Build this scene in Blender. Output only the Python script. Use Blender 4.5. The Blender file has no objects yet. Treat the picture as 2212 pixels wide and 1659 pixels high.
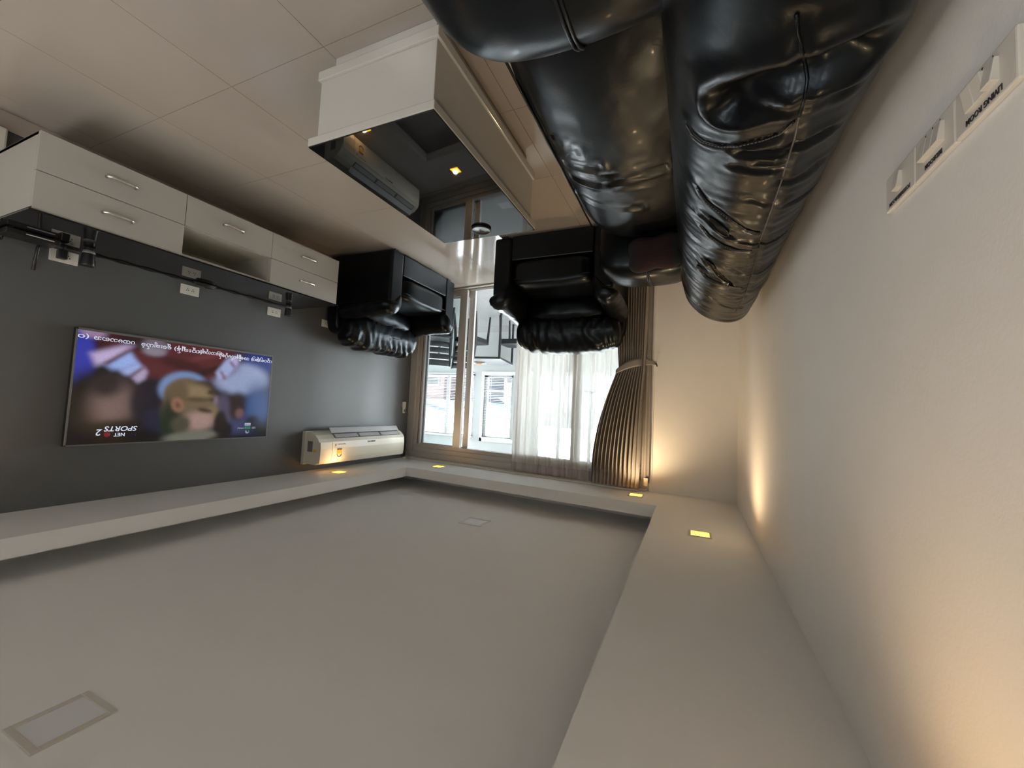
import bpy, bmesh, math, random
import numpy as np
from mathutils import Vector, Matrix, noise
from mathutils.bvhtree import BVHTree
random.seed(7)
S = bpy.context.scene
COL = S.collection

# ------------------------------------------------------------------ camera
W, H, FPX = 2212, 1659, 879.87
CAM = Vector((0, 0, 1.459))
yaw, pitch, roll = map(math.radians, (23.907, -3.422, 182.726))
FWD = Vector((math.sin(yaw)*math.cos(pitch), math.cos(yaw)*math.cos(pitch), math.sin(pitch)))
R0 = Vector((math.cos(yaw), -math.sin(yaw), 0)); U0 = R0.cross(FWD)
RGT = math.cos(roll)*R0 + math.sin(roll)*U0
UPV = -math.sin(roll)*R0 + math.cos(roll)*U0
cd = bpy.data.cameras.new('camera'); cam = bpy.data.objects.new('camera', cd); COL.objects.link(cam)
cd.sensor_fit = 'HORIZONTAL'; cd.sensor_width = 36; cd.lens = FPX/W*36; cd.clip_start = .02; cd.clip_end = 300
cam.matrix_world = Matrix.Translation(CAM) @ Matrix((RGT, UPV, -FWD)).transposed().to_4x4()
S.camera = cam

def ray(x, y):
    x, y = float(x), float(y)
    return ((x-W/2)/FPX*RGT - (y-H/2)/FPX*UPV + FWD)
def onz(x, y, z): d = ray(x, y); return CAM + d*((z-CAM.z)/d.z)

# ------------------------------------------------------------------ world, exposure
wd = bpy.data.worlds.new('sky'); S.world = wd; wd.use_nodes = True
bg = wd.node_tree.nodes['Background']
bg.inputs[0].default_value = (.93, .97, 1, 1); bg.inputs[1].default_value = 5.2
S.view_settings.view_transform = 'Standard'; S.view_settings.look = 'None'
S.view_settings.exposure = 2.1; S.view_settings.gamma = 1
S.view_settings.use_curve_mapping = False
try:
    S.cycles.use_denoising = True
    S.cycles.max_bounces = 9; S.cycles.diffuse_bounces = 5; S.cycles.glossy_bounces = 4
    S.cycles.transparent_max_bounces = 16; S.cycles.caustics_reflective = False; S.cycles.caustics_refractive = False
except Exception: pass

# ------------------------------------------------------------------ materials
def lin(c):
    return tuple((v/255/12.92 if v <= 10 else ((v/255+.055)/1.055)**2.4) for v in c)
MATS = {}
def mat(name, col, rough=.5, metal=0, spec=.5, var=0, vscale=6, bump=0, bscale=80, coat=0, emit=None, estr=0, detail=4):
    m = bpy.data.materials.new(name); m.use_nodes = True; nt = m.node_tree; N = nt.nodes; L = nt.links
    b = N['Principled BSDF']
    b.inputs['Base Color'].default_value = (*col, 1); b.inputs['Roughness'].default_value = rough
    b.inputs['Metallic'].default_value = metal; b.inputs['Specular IOR Level'].default_value = spec
    b.inputs['Coat Weight'].default_value = coat; b.inputs['Coat Roughness'].default_value = .08
    if emit:
        b.inputs['Emission Color'].default_value = (*emit, 1); b.inputs['Emission Strength'].default_value = estr
    tc = N.new('ShaderNodeTexCoord')
    if var:
        n = N.new('ShaderNodeTexNoise'); n.inputs['Scale'].default_value = vscale; n.inputs['Detail'].default_value = detail
        r = N.new('ShaderNodeMix'); r.data_type = 'RGBA'
        r.inputs[6].default_value = (*[max(0, v*(1-var)) for v in col], 1); r.inputs[7].default_value = (*[min(1, v*(1+var)) for v in col], 1)
        L.new(tc.outputs['Object'], n.inputs['Vector']); L.new(n.outputs[0], r.inputs[0]); L.new(r.outputs[2], b.inputs['Base Color'])
    if bump:
        n = N.new('ShaderNodeTexNoise'); n.inputs['Scale'].default_value = bscale; n.inputs['Detail'].default_value = 5
        bp = N.new('ShaderNodeBump'); bp.inputs['Strength'].default_value = bump; bp.inputs['Distance'].default_value = .01
        L.new(tc.outputs['Object'], n.inputs['Vector']); L.new(n.outputs[0], bp.inputs['Height']); L.new(bp.outputs[0], b.inputs['Normal'])
    MATS[name] = m
    return m
mat('white_paint', (.83, .815, .78), .6, var=.03, bump=.05, bscale=140)
mat('ceiling_paint', (.885, .885, .88), .7, var=.02, bump=.04, bscale=160)
mat('grey_paint', (.10, .103, .104), .45, var=.05, vscale=9, bump=.05, bscale=140)
mat('tile', (.405, .362, .318), .09, var=.05, vscale=3, spec=.5)
mat('white_tile', (.50, .50, .495), .10, var=.03, vscale=3)
mat('grout', (.20, .17, .145), .8)
mat('skirting', (.42, .36, .31), .25, var=.06)
mat('sunroom_paint', (.53, .55, .545), .7, var=.02)
mat('laminate', (.44, .43, .395), .32, var=.02, vscale=30)
mat('gloss_white', (.55, .545, .515), .12, spec=.5, var=.02)
mat('niche', (.60, .58, .48), .5)
mat('black_glass', (.006, .0065, .008), .02, spec=.6)
mat('black_plastic', (.012, .012, .013), .35)
mat('matte_black', (.004, .004, .004), .9)
mat('chrome', (.80, .78, .75), .25, metal=1, var=.05)
mat('plate_white', (.66, .63, .57), .35, var=.02)
mat('print_dark', (.03, .03, .03), .6)
mat('aluminium', (.50, .485, .46), .4, var=.05, vscale=20)
mat('aluminium_dark', (.16, .155, .15), .4)
mat('ac_white', (.70, .68, .58), .36, var=.02)
mat('ac_grey', (.50, .51, .53), .4)
mat('label_yellow', (.80, .50, .05), .5)
mat('label_grey', (.18, .18, .20), .5, var=.5, vscale=160)
mat('drape', (.33, .305, .28), .8, var=.12, vscale=60, bump=.2, bscale=500)
mat('drape_band', (.28, .255, .23), .8, var=.1, vscale=60)
mat('oiled_wood', (.032, .034, .036), .35, var=.2, vscale=12)
mat('table_white', (.42, .43, .45), .12)
mat('orange_food', (.75, .33, .12), .5, var=.3, vscale=40)
mat('porcelain', (.8, .79, .77), .2)
mat('piping', (.10, .095, .09), .5)
mat('lamp_frame', (.60, .60, .60), .4)
mat('lamp_off', (.82, .83, .86), .3)
mat('lamp_warm', (1, .7, .3), .5, emit=(1, .42, .012), estr=5)
mat('fill_white', (1, 1, 1), .5, emit=(1, .99, .97), estr=3.7)  # glow of the added fill panels
mat('blind', (.80, .82, .84), .5)
mat('teal_wall', (.012, .045, .060), .8, var=.3, vscale=2)
mat('pink_wall', (.075, .045, .048), .8, var=.2, vscale=2)
mat('blue_wall', (.016, .032, .062), .8, var=.3, vscale=2)
mat('pale_wall', (.13, .13, .125), .8, var=.2, vscale=1)
mat('roof_dark', (.012, .016, .022), .8, var=.3, vscale=3)
mat('ground', (.10, .10, .09), .9, var=.3, vscale=.5)

def leather(name, col, rough, crease):
    m = mat(name, col, rough, spec=.28, coat=.04); m.node_tree.nodes['Principled BSDF'].inputs['Specular Tint'].default_value = (.74, .88, 1, 1); nt = m.node_tree; N = nt.nodes; L = nt.links; b = N['Principled BSDF']
    tc = N.new('ShaderNodeTexCoord')
    v = N.new('ShaderNodeTexVoronoi'); v.inputs['Scale'].default_value = 260
    n = N.new('ShaderNodeTexNoise'); n.inputs['Scale'].default_value = 38; n.inputs['Detail'].default_value = 6; n.inputs['Distortion'].default_value = 1.2
    n2 = N.new('ShaderNodeTexNoise'); n2.inputs['Scale'].default_value = 9; n2.inputs['Detail'].default_value = 3
    a = N.new('ShaderNodeMath'); a.operation = 'MULTIPLY_ADD'; a.inputs[1].default_value = .0
    bp = N.new('ShaderNodeBump'); bp.inputs['Strength'].default_value = crease; bp.inputs['Distance'].default_value = .004
    mr = N.new('ShaderNodeMapRange'); mr.inputs[3].default_value = rough*.92; mr.inputs[4].default_value = rough*1.12
    for q in (v, n, n2): L.new(tc.outputs['Object'], q.inputs['Vector'])
    L.new(v.outputs['Distance'], a.inputs[0]); L.new(n.outputs[0], a.inputs[2]); L.new(a.outputs[0], bp.inputs['Height'])
    L.new(bp.outputs[0], b.inputs['Normal']); L.new(n2.outputs[0], mr.inputs[0]); L.new(mr.outputs[0], b.inputs['Roughness'])
    return m
leather('leather', (.0022, .0025, .0034), .30, .10)

def sheer_mat():
    m = bpy.data.materials.new('sheer'); m.use_nodes = True; nt = m.node_tree; N = nt.nodes; L = nt.links; N.clear()
    o = N.new('ShaderNodeOutputMaterial'); t = N.new('ShaderNodeBsdfTransparent'); d = N.new('ShaderNodeBsdfDiffuse'); tr = N.new('ShaderNodeBsdfTranslucent')
    d.inputs[0].default_value = (.86, .83, .78, 1); tr.inputs[0].default_value = (.92, .88, .82, 1); t.inputs[0].default_value = (.97, .96, .95, 1)
    a = N.new('ShaderNodeMixShader'); a.inputs[0].default_value = .55; b = N.new('ShaderNodeMixShader')
    lw = N.new('ShaderNodeLayerWeight'); lw.inputs[0].default_value = .45
    mr = N.new('ShaderNodeMapRange'); mr.inputs[3].default_value = .62; mr.inputs[4].default_value = .97
    L.new(lw.outputs['Facing'], mr.inputs[0]); L.new(mr.outputs[0], b.inputs[0])
    L.new(d.outputs[0], a.inputs[1]); L.new(tr.outputs[0], a.inputs[2]); L.new(t.outputs[0], b.inputs[1]); L.new(a.outputs[0], b.inputs[2]); L.new(b.outputs[0], o.inputs[0])
    MATS['sheer'] = m
sheer_mat()
def glass_mat():
    m = bpy.data.materials.new('glass'); m.use_nodes = True; nt = m.node_tree; N = nt.nodes; L = nt.links; N.clear()
    o = N.new('ShaderNodeOutputMaterial'); t = N.new('ShaderNodeBsdfTransparent'); g = N.new('ShaderNodeBsdfGlossy')
    t.inputs[0].default_value = (.955, .97, .97, 1); g.inputs['Roughness'].default_value = .01
    f = N.new('ShaderNodeFresnel'); f.inputs[0].default_value = 1.35; mx = N.new('ShaderNodeMixShader')
    L.new(f.outputs[0], mx.inputs[0]); L.new(t.outputs[0], mx.inputs[1]); L.new(g.outputs[0], mx.inputs[2]); L.new(mx.outputs[0], o.inputs[0])
    MATS['glass'] = m
glass_mat()

# ------------------------------------------------------------------ helpers
def link(name, me, m, parent=None, smooth=False):
    o = bpy.data.objects.new(name, me); COL.objects.link(o)
    if m: me.materials.append(MATS[m] if isinstance(m, str) else m)
    if smooth:
        for p in me.polygons: p.use_smooth = True
    o.parent = parent
    return o
def bmobj(name, bm, m, parent=None, smooth=False):
    me = bpy.data.meshes.new(name); bmesh.ops.recalc_face_normals(bm, faces=bm.faces); bm.to_mesh(me); bm.free()
    return link(name, me, m, parent, smooth)
def pyobj(name, v, f, m, parent=None, smooth=False):
    me = bpy.data.meshes.new(name); me.from_pydata([tuple(q) for q in v], [], f); me.update()
    bm = bmesh.new(); bm.from_mesh(me); bmesh.ops.recalc_face_normals(bm, faces=bm.faces); bm.to_mesh(me); bm.free()
    return link(name, me, m, parent, smooth)
def add_box(bm, x0, x1, y0, y1, z0, z1, bev=0, seg=2, M=None):
    r = bmesh.ops.create_cube(bm, size=1); vs = r['verts']
    for v in vs:
        v.co = Vector(((x0+x1)/2+v.co.x*(x1-x0), (y0+y1)/2+v.co.y*(y1-y0), (z0+z1)/2+v.co.z*(z1-z0)))
    if bev:
        es = list({e for v in vs for e in v.link_edges})
        r = bmesh.ops.bevel(bm, geom=es, offset=bev, segments=seg, affect='EDGES', profile=.5)
        vs = list({v for f in r['faces'] for v in f.verts} | {v for v in vs if v.is_valid})
    if M:
        for v in vs: v.co = M @ v.co
    return vs
def box(name, x0, x1, y0, y1, z0, z1, m, parent=None, bev=0, M=None, seg=2):
    bm = bmesh.new(); add_box(bm, x0, x1, y0, y1, z0, z1, bev, seg, M)
    return bmobj(name, bm, m, parent)
def add_tube(bm, pts, r, n=8, cap=True):
    pts = [Vector(p) for p in pts]; rings = []
    for i, p in enumerate(pts):
        t = (pts[min(i+1, len(pts)-1)]-pts[max(i-1, 0)]).normalized()
        a = t.cross(Vector((0, 0, 1)) if abs(t.z) < .9 else Vector((1, 0, 0))).normalized(); b = t.cross(a)
        rr = r[i] if isinstance(r, (list, tuple)) else r
        rings.append([bm.verts.new(p+(a*math.cos(2*math.pi*k/n)+b*math.sin(2*math.pi*k/n))*rr) for k in range(n)])
    for i in range(len(rings)-1):
        for k in range(n): bm.faces.new((rings[i][k], rings[i][(k+1) % n], rings[i+1][(k+1) % n], rings[i+1][k]))
    if cap: bm.faces.new(rings[0]); bm.faces.new(rings[-1])
def tube(name, pts, r, m, parent=None, n=8):
    bm = bmesh.new(); add_tube(bm, pts, r, n); return bmobj(name, bm, m, parent, True)
def prism(name, poly, z0, z1, m, parent=None):
    n = len(poly); v = [(x, y, z0) for x, y in poly]+[(x, y, z1) for x, y in poly]
    f = [tuple(range(n)), tuple(range(n, 2*n))]+[(i, (i+1) % n, n+(i+1) % n, n+i) for i in range(n)]
    return pyobj(name, v, f, m, parent)
def lathe(name, prof, m, parent=None, n=32, c=(0, 0, 0)):
    bm = bmesh.new(); rings = []
    for r, z in prof:
        rings.append([bm.verts.new((c[0]+r*math.cos(2*math.pi*k/n), c[1]+r*math.sin(2*math.pi*k/n), c[2]+z)) for k in range(n)])
    for i in range(len(rings)-1):
        for k in range(n): bm.faces.new((rings[i][k], rings[i][(k+1) % n], rings[i+1][(k+1) % n], rings[i+1][k]))
    bm.faces.new(rings[0]); bm.faces.new(rings[-1])
    return bmobj(name, bm, m, parent, True)
def grid(name, fn, nu, nv, m, parent=None, smooth=True, closev=False, thick=0):
    v = []; f = []
    for i in range(nu+1):
        for j in range(nv+1): v.append(fn(i/nu, j/nv))
    for i in range(nu):
        for j in range(nv):
            a = i*(nv+1)+j; f.append((a, a+1, a+nv+2, a+nv+1))
    o = pyobj(name, v, f, m, parent, smooth)
    if thick:
        md = o.modifiers.new('solidify', 'SOLIDIFY'); md.thickness = thick; md.offset = 0
    return o
def puff(name, c, half, m, parent=None, k=5., cuts=10, fn=None):
    bm = bmesh.new(); bmesh.ops.create_cube(bm, size=2)
    bmesh.ops.subdivide_edges(bm, edges=list(bm.edges), cuts=cuts, use_grid_fill=True)
    c = Vector(c)
    for v in bm.verts:
        p = v.co.copy(); Lk = (abs(p.x)**k+abs(p.y)**k+abs(p.z)**k)**(1/k); q = p/Lk
        w = c + Vector((q.x*half[0], q.y*half[1], q.z*half[2]))
        v.co = fn(q, w) if fn else w
    return bmobj(name, bm, m, parent, True)
def thing(name, label, cat, loc=(0, 0, 0), rz=0, group=None):
    o = bpy.data.objects.new(name, None); COL.objects.link(o); o.empty_display_size = .05
    o.location = loc; o.rotation_euler = (0, 0, rz); o['label'] = label; o['category'] = cat
    if group: o['group'] = group
    return o
def tag(o, label, cat, group=None):
    o['label'] = label; o['category'] = cat
    if group: o['group'] = group
    return o
def struct(o): o['kind'] = 'structure'; return o
def stuff(o): o['kind'] = 'stuff'; return o
def smin(x): return x*x*(3-2*x)
def ss(a, b, x):
    t = min(1, max(0, (x-a)/(b-a))) if a != b else float(x > a)
    return t*t*(3-2*t)
def nz(x, y, z=0): return noise.noise(Vector((x, y, z)))
def text(name, body, size, m, parent, M, align='CENTER', ext=.0004, shear=0, sx=1.0, off=0.0):
    cu = bpy.data.curves.new('t', 'FONT'); cu.body = body; cu.size = size; cu.align_x = align; cu.align_y = 'CENTER'; cu.extrude = ext; cu.shear = shear; cu.offset = off
    cu.resolution_u = 3
    to = bpy.data.objects.new('t', cu); COL.objects.link(to)
    dg = bpy.context.evaluated_depsgraph_get(); me = bpy.data.meshes.new_from_object(to.evaluated_get(dg))
    bpy.data.objects.remove(to); bpy.data.curves.remove(cu)
    me.transform(M @ Matrix.Diagonal((sx, 1, 1, 1))); me.materials.clear()
    return link(name, me, m, parent)
def frameM(o, x, y):
    x = Vector(x).normalized(); y = Vector(y).normalized(); z = x.cross(y)
    return Matrix.Translation(o) @ Matrix((x, y, z)).transposed().to_4x4()

# ------------------------------------------------------------------ room dimensions
XL, XR, ZC, ZT, ZR = -.353, 3.40, 2.156, 2.250, 2.372
YB = -1.7
TILT = .122
def yw(x): return 3.887 + TILT*(x-XL)
WD = Vector((1, TILT, 0)).normalized(); WN = Vector((-TILT, 1, 0)).normalized()
def wl(s, d, z): return Vector((XL, 3.887, 0)) + WD*s + WN*d + Vector((0, 0, z))
WM = Matrix.Translation((XL, 3.887, 0)) @ Matrix((WD, WN, Vector((0, 0, 1)))).transposed().to_4x4()
WLEN = (XR-XL)*math.sqrt(1+TILT*TILT)

# floor: grout bed with separate tiles
floor = struct(prism('floor', [(XL-.15, YB-.1), (XR+.15, YB-.1), (XR+.15, yw(XR+.15)+.1), (XL-.15, yw(XL-.15)+.1)], -.06, -.0022, 'grout'))
GX, GY = 2.626, 1.125
def clip_poly(poly, inside, inter):
    out = []
    for i, p in enumerate(poly):
        q = poly[(i+1) % len(poly)]
        if inside(p): out.append(p)
        if inside(p) != inside(q): out.append(inter(p, q))
    return out
def half(poly, a, b, c):   # keep a*x+b*y<=c
    g = lambda p: a*p[0]+b*p[1]-c
    return clip_poly(poly, lambda p: g(p) <= 0, lambda p, q: (p[0]+(q[0]-p[0])*g(p)/(g(p)-g(q)), p[1]+(q[1]-p[1])*g(p)/(g(p)-g(q))))
def tiles(parent, x0, x1, y0, y1, m, clips, zt=0.):
    i0, i1 = math.floor((x0-GX)/.6), math.ceil((x1-GX)/.6); j0, j1 = math.floor((y0-GY)/.6), math.ceil((y1-GY)/.6)
    for i in range(i0, i1):
        for j in range(j0, j1):
            a, b = GX+.6*i+.0012, GY+.6*j+.0012; p = [(a, b), (a+.5976, b), (a+.5976, b+.5976), (a, b+.5976)]
            for c in clips:
                p = half(p, *c)
                if len(p) < 3: break
            if len(p) >= 3: prism('tile', p, zt-.008, zt, m, parent)
tiles(floor, XL, XR, YB, 4.4, 'tile', [(-1, 0, -XL), (1, 0, XR), (0, -1, -YB), (-TILT, 1, 3.887-TILT*XL-.02)])

# walls
struct(box('wall_left', XL-.12, XL, YB-.1, yw(XL)+.3, -.02, 2.6, 'white_paint'))
struct(box('wall_right', XR, XR+.12, YB-.1, yw(XR)+.2, -.02, 2.6, 'grey_paint'))
struct(box('wall_back', XL-.12, XR+.12, YB-.12, YB, -.02, 2.6, 'white_paint'))
struct(box('baseboard_right', XR-.012, XR, YB, yw(XR)-.04, 0, .10, 'skirting', bev=.003))
struct(box('baseboard_left', XL, XL+.012, YB, yw(XL)-.01, 0, .10, 'skirting', bev=.003))
S0, S1, ZH = .690, WLEN-.004, 2.130          # window opening along the wall
struct(box('wall_window', 0-.02, S0, 0, .16, -.02, 2.6, 'white_paint', M=WM))
struct(box('trim_1', S0-.012, S0+.012, -.012, .02, 0, ZC, 'white_paint', M=WM, bev=.003))
struct(box('trim_2', S0, S1+.1, 0, .16, ZH, 2.6, 'aluminium', M=WM))

# ceiling with recessed tray and open cove
ceil = struct(bpy.data.objects.new('ceiling', None)); COL.objects.link(ceil); ceil.location = (0, 0, 0)
TX0, TX1, TY0 = .235, 2.83, -.05
def ty1(x): return 3.391 + (3.673-3.391)/(2.83-.245)*(x-.245)
fx, fy = XL-.02, YB-.02
outer = [(fx, fy), (XR+.02, fy), (XR+.02, yw(XR)+.1), (fx, yw(fx)+.1)]
def ring(name, o, z0, z1, m='ceiling_paint'):
    # soffit ring whose inner edge is the tray edge pushed outward by o
    a = (TX0-o, TY0-o); b = (TX1+o, TY0-o); c = (TX1+o, ty1(TX1+o)+o); d = (TX0-o, ty1(TX0-o)+o)
    inn = [a, b, c, d]; v = []; f = []
    for z in (z0, z1): v += [(*p, z) for p in outer]+[(*p, z) for p in inn]
    for i in range(4):
        j = (i+1) % 4
        f += [(i, j, 4+j, 4+i), (8+i, 8+j, 12+j, 12+i), (4+i, 4+j, 12+j, 12+i), (i, j, 8+j, 8+i)]
    return pyobj(name, v, f, m, ceil)
ring('soffit', .02, ZC, ZC+.022); ring('cove_wall', .42, ZC+.022, 2.55)
a = [(TX0, TY0), (TX1, TY0), (TX1, ty1(TX1)), (TX0, ty1(TX0))]; b = [(TX0-.02, TY0-.02), (TX1+.02, TY0-.02), (TX1+.02, ty1(TX1)+.02), (TX0-.02, ty1(TX0)+.02)]
v = [(*p, z) for z in (ZC, ZT) for p in a]+[(*p, z) for z in (ZC, ZT) for p in b]; f = []
for i in range(4):
    j = (i+1) % 4; f += [(i, j, 4+j, 4+i), (8+i, 8+j, 12+j, 12+i), (4+i, 4+j, 12+j, 12+i), (i, j, 8+j, 8+i)]
pyobj('fascia', v, f, 'ceiling_paint', ceil)
prism('tray_panel', [(XL-.02, YB-.02), (XR+.02, YB-.02), (XR+.02, 4.5), (XL-.02, 4.5)], ZR, ZR+.05, 'ceiling_paint', ceil)

# ------------------------------------------------------------------ sliding window
win = struct(bpy.data.objects.new('window_1', None)); COL.objects.link(win); win.matrix_world = WM.copy()
def wb(name, s0, s1, d0, d1, z0, z1, m='aluminium', bev=.003, parent=win): return box(name, s0, s1, d0, d1, z0, z1, m, parent, bev)
wb('jamb', 3.665, S1, .0, .14, 0, ZH); wb('jamb', 3.615, 3.668, .02, .12, .03, 1.99); wb('jamb', 3.592, 3.617, .035, .10, .03, 1.98, 'aluminium_dark')
wb('jamb', S0, S0+.06, .0, .14, 0, ZH)
wb('head_frame', S0, S1, -.004, .14, 2.062, ZH+.01); wb('head_frame', S0, S1, .012, .14, 2.010, 2.065); wb('head_frame', S0, S1, .03, .12, 1.968, 2.012)
wb('bottom_track', S0, S1, .0, .14, -.002, .016); wb('bottom_track', S0, S1, .045, .052, .016, .034); wb('bottom_track', S0, S1, .09, .097, .016, .034)
# fixed leaf next to the grey wall, second leaf slid over it
for sw, s0, s1, d0 in ((.11, 2.925, 3.60, .03), (.08, 2.845, 3.60, .085)):
    lf = bpy.data.objects.new('sliding_leaf', None); COL.objects.link(lf); lf.parent = win
    wb('stile', s0, s0+sw, d0, d0+.035, .02, 1.985, 'aluminium', .004, lf); wb('stile', s1-.03, s1, d0, d0+.035, .02, 1.985, 'aluminium', .004, lf)
    wb('rail', s0+sw-.002, s1-.03, d0+.004, d0+.031, .02, .10, 'aluminium', .003, lf); wb('rail', s0+.06, s1-.03, d0+.004, d0+.031, 1.955, 1.985, 'aluminium', .003, lf)
    wb('pane', s0+sw-.002, s1-.03, d0+.014, d0+.020, .10, 1.956, 'glass', 0, lf)
lf = bpy.data.objects.new('sliding_leaf', None); COL.objects.link(lf); lf.parent = win
for s0 in (2.095,): wb('stile', s0, s0+.062, .03, .065, .02, 1.985, 'aluminium', .004, lf)
wb('stile', 1.45, 1.50, .03, .065, .02, 1.985, 'aluminium', .004, lf); wb('rail', 1.5, 2.1, .034, .061, .02, .10, 'aluminium', .003, lf); wb('rail', 1.5, 2.1, .034, .061, 1.955, 1.985, 'aluminium', .003, lf)
wb('pane', 1.5, 2.1, .044, .05, .10, 1.956, 'glass', 0, lf)
lf = bpy.data.objects.new('sliding_leaf', None); COL.objects.link(lf); lf.parent = win
wb('stile', .76, .81, .085, .12, .02, 1.985, 'aluminium', .004, lf); wb('stile', 1.42, 1.47, .085, .12, .02, 1.985, 'aluminium', .004, lf); wb('pane', .81, 1.42, .10, .106, .03, 1.98, 'glass', 0, lf)

# ------------------------------------------------------------------ sunroom beyond the glass
SX0, SX1, SY, SZ = -.55, 5.7, 6.50, 2.40
sfl = struct(prism('floor.001', [(SX0, yw(SX0)+.1), (SX1, yw(SX1)+.1), (SX1, SY+.1), (SX0, SY+.1)], -.06, -.0022, 'grout'))
tiles(sfl, SX0, SX1, 3.8, SY, 'white_tile', [(-1, 0, -SX0), (1, 0, SX1), (0, 1, SY), (TILT, -1, -(3.887-TILT*XL+.12))])
struct(prism('ceiling.001', [(SX0-.1, yw(SX0)+.05), (SX1+.1, yw(SX1)+.05), (SX1+.1, SY+.2), (SX0-.1, SY+.2)], SZ, SZ+.1, 'sunroom_paint'))
for side, X_, sg in (('left', SX0, -1), ('right', SX1, 1)):
    wv = struct(bpy.data.objects.new('wall_sunroom_'+side, None)); COL.objects.link(wv); xa, xb = sorted((X_, X_+sg*.1)); ya_ = yw(X_)-.1
    box('spandrel', xa, xb, ya_, SY+.2, 0, .5, 'sunroom_paint', wv); box('lintel', xa, xb, ya_, SY+.2, 2.3, SZ, 'sunroom_paint', wv); box('pier', xa, xb, ya_, ya_+.3, .5, 2.3, 'sunroom_paint', wv); box('pier', xa, xb, SY-.15, SY+.2, .5, 2.3, 'sunroom_paint', wv)
    wq = struct(bpy.data.objects.new('window_6' if sg < 0 else 'window_7', None)); COL.objects.link(wq); yc = (ya_+.3+SY-.15)/2  # side windows added out of view to let more daylight into the sunroom
    for q in ((ya_+.3, ya_+.34, .5, 2.3), (SY-.19, SY-.15, .5, 2.3), (yc-.025, yc+.025, .5, 2.3), (ya_+.3, SY-.15, .5, .55), (ya_+.3, SY-.15, 2.25, 2.3)): box('frame_bar', xa+.02, xb-.02, *q, 'sunroom_paint', wq, .004)
    box('pane', (xa+xb)/2-.003, (xa+xb)/2+.003, ya_+.33, SY-.18, .54, 2.26, 'glass', wq)
struct(prism('wall_sunroom_near', [(XR+.12, yw(XR+.12)), (SX1, yw(SX1)), (SX1, yw(SX1)+.15), (XR+.12, yw(XR+.12)+.15)], 0, SZ, 'sunroom_paint'))
OPEN = [(-.2, .85, .86, 2.30), (1.05, 2.42, .83, 2.30), (2.86, 3.42, .88, 2.02), (3.62, 5.25, .86, 2.02)]
far = struct(bpy.data.objects.new('wall_far', None)); COL.objects.link(far)
xs = [SX0]+[q for o in OPEN for q in o[:2]]+[SX1]
for i in range(0, len(xs), 2): box('pier', xs[i], xs[i+1], SY, SY+.15, 0, SZ, 'sunroom_paint', far)
for x0, x1, z0, z1 in OPEN:
    box('spandrel', x0, x1, SY, SY+.15, 0, z0, 'sunroom_paint', far); box('lintel', x0, x1, SY, SY+.15, z1, SZ, 'sunroom_paint', far)
struct(box('baseboard_far', SX0, SX1, SY-.012, SY, 0, .10, 'white_tile', bev=.003))
MULL = [[.3], [1.5, 2.02], [], [4.22, 4.75]]
for n, (x0, x1, z0, z1) in enumerate(OPEN):
    w = struct(bpy.data.objects.new('window_%d' % (n+2), None)); COL.objects.link(w); w.location = (0, 0, 0)
    t = .045
    for nm, q in (('frame_side', (x0, x0+t, z0, z1)), ('frame_side', (x1-t, x1, z0, z1)), ('frame_sill', (x0, x1, z0, z0+t)), ('frame_head', (x0, x1, z1-t, z1))):
        box(nm, q[0], q[1], SY+.03, SY+.10, q[2], q[3], 'sunroom_paint', w, .004)
    for mx in MULL[n]: box('mullion', mx-.025, mx+.025, SY+.035, SY+.095, z0, z1, 'sunroom_paint', w, .004)
    if n == 2:
        box('frame_head', x0-.05, x1+.05, SY-.02, SY+.03, z1-.02, z1+.05, 'blind', w, .004); box('frame_side', x1, x1+.05, SY-.02, SY+.03, z0-.05, z1+.05, 'blind', w, .004); box('frame_sill', x0-.05, x1+.05, SY-.03, SY+.03, z0-.06, z0, 'blind', w, .004)
        box('sash_bar', x0, x1, SY+.04, SY+.09, z0+.26, z0+.29, 'sunroom_paint', w, .003)
    box('pane', x0+t*.8, x1-t*.8, SY+.06, SY+.066, z0+t*.8, z1-t*.8, 'glass', w)
    if n in (1, 2, 3):
        lab = {1: 'white slatted blind behind the sheer curtain', 2: 'narrow white slatted blind over the dining table, beside the wall pier', 3: 'wide white slatted blind with a dividing bar, behind the dark chairs'}[n]
        bl = thing('window_blind', lab, 'blind', ((x0+x1)/2, SY-.03, z1), 0, 'slatted blinds in the sunroom')
        hw = (x1-x0)/2+(.0 if n != 3 else .0); hh = z1-z0
        box('head_rail', -hw, hw, -.02, .02, -.03, .0, 'blind', bl, .003); box('bottom_rail', -hw, hw, -.012, .012, -hh-.01, -hh+.008, 'blind', bl, .003)
        bm = bmesh.new(); z = -.05
        while z > -hh+.02:
            Mx = Matrix.Translation((0, 0, z)) @ Matrix.Rotation(math.radians(12), 4, 'X'); add_box(bm, -hw+.005, hw-.005, -.0125, .0125, -.0006, .0006, 0, 1, Mx); z -= .029
        stuff(bmobj('slats', bm, 'blind', bl))
        for cx in (-hw*.55, hw*.45): tube('cord', [(cx, -.014, -.03), (cx, -.014, -hh)], .0035, 'blind', bl, 6)
        if n == 1:
            cx = hw-.23
            tube('pull_cord', [(cx, -.03, -.03), (cx, -.03, -1.0)], .006, 'ac_grey', bl, 6)
            tube('pull_cord', [(cx, -.03, -1.0), (cx-.05, -.03, -1.06), (cx-.06, -.03, -1.2)], .006, 'ac_grey', bl, 6); tube('pull_cord', [(cx, -.03, -1.0), (cx+.05, -.03, -1.06), (cx+.06, -.03, -1.22)], .006, 'ac_grey', bl, 6)

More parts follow.
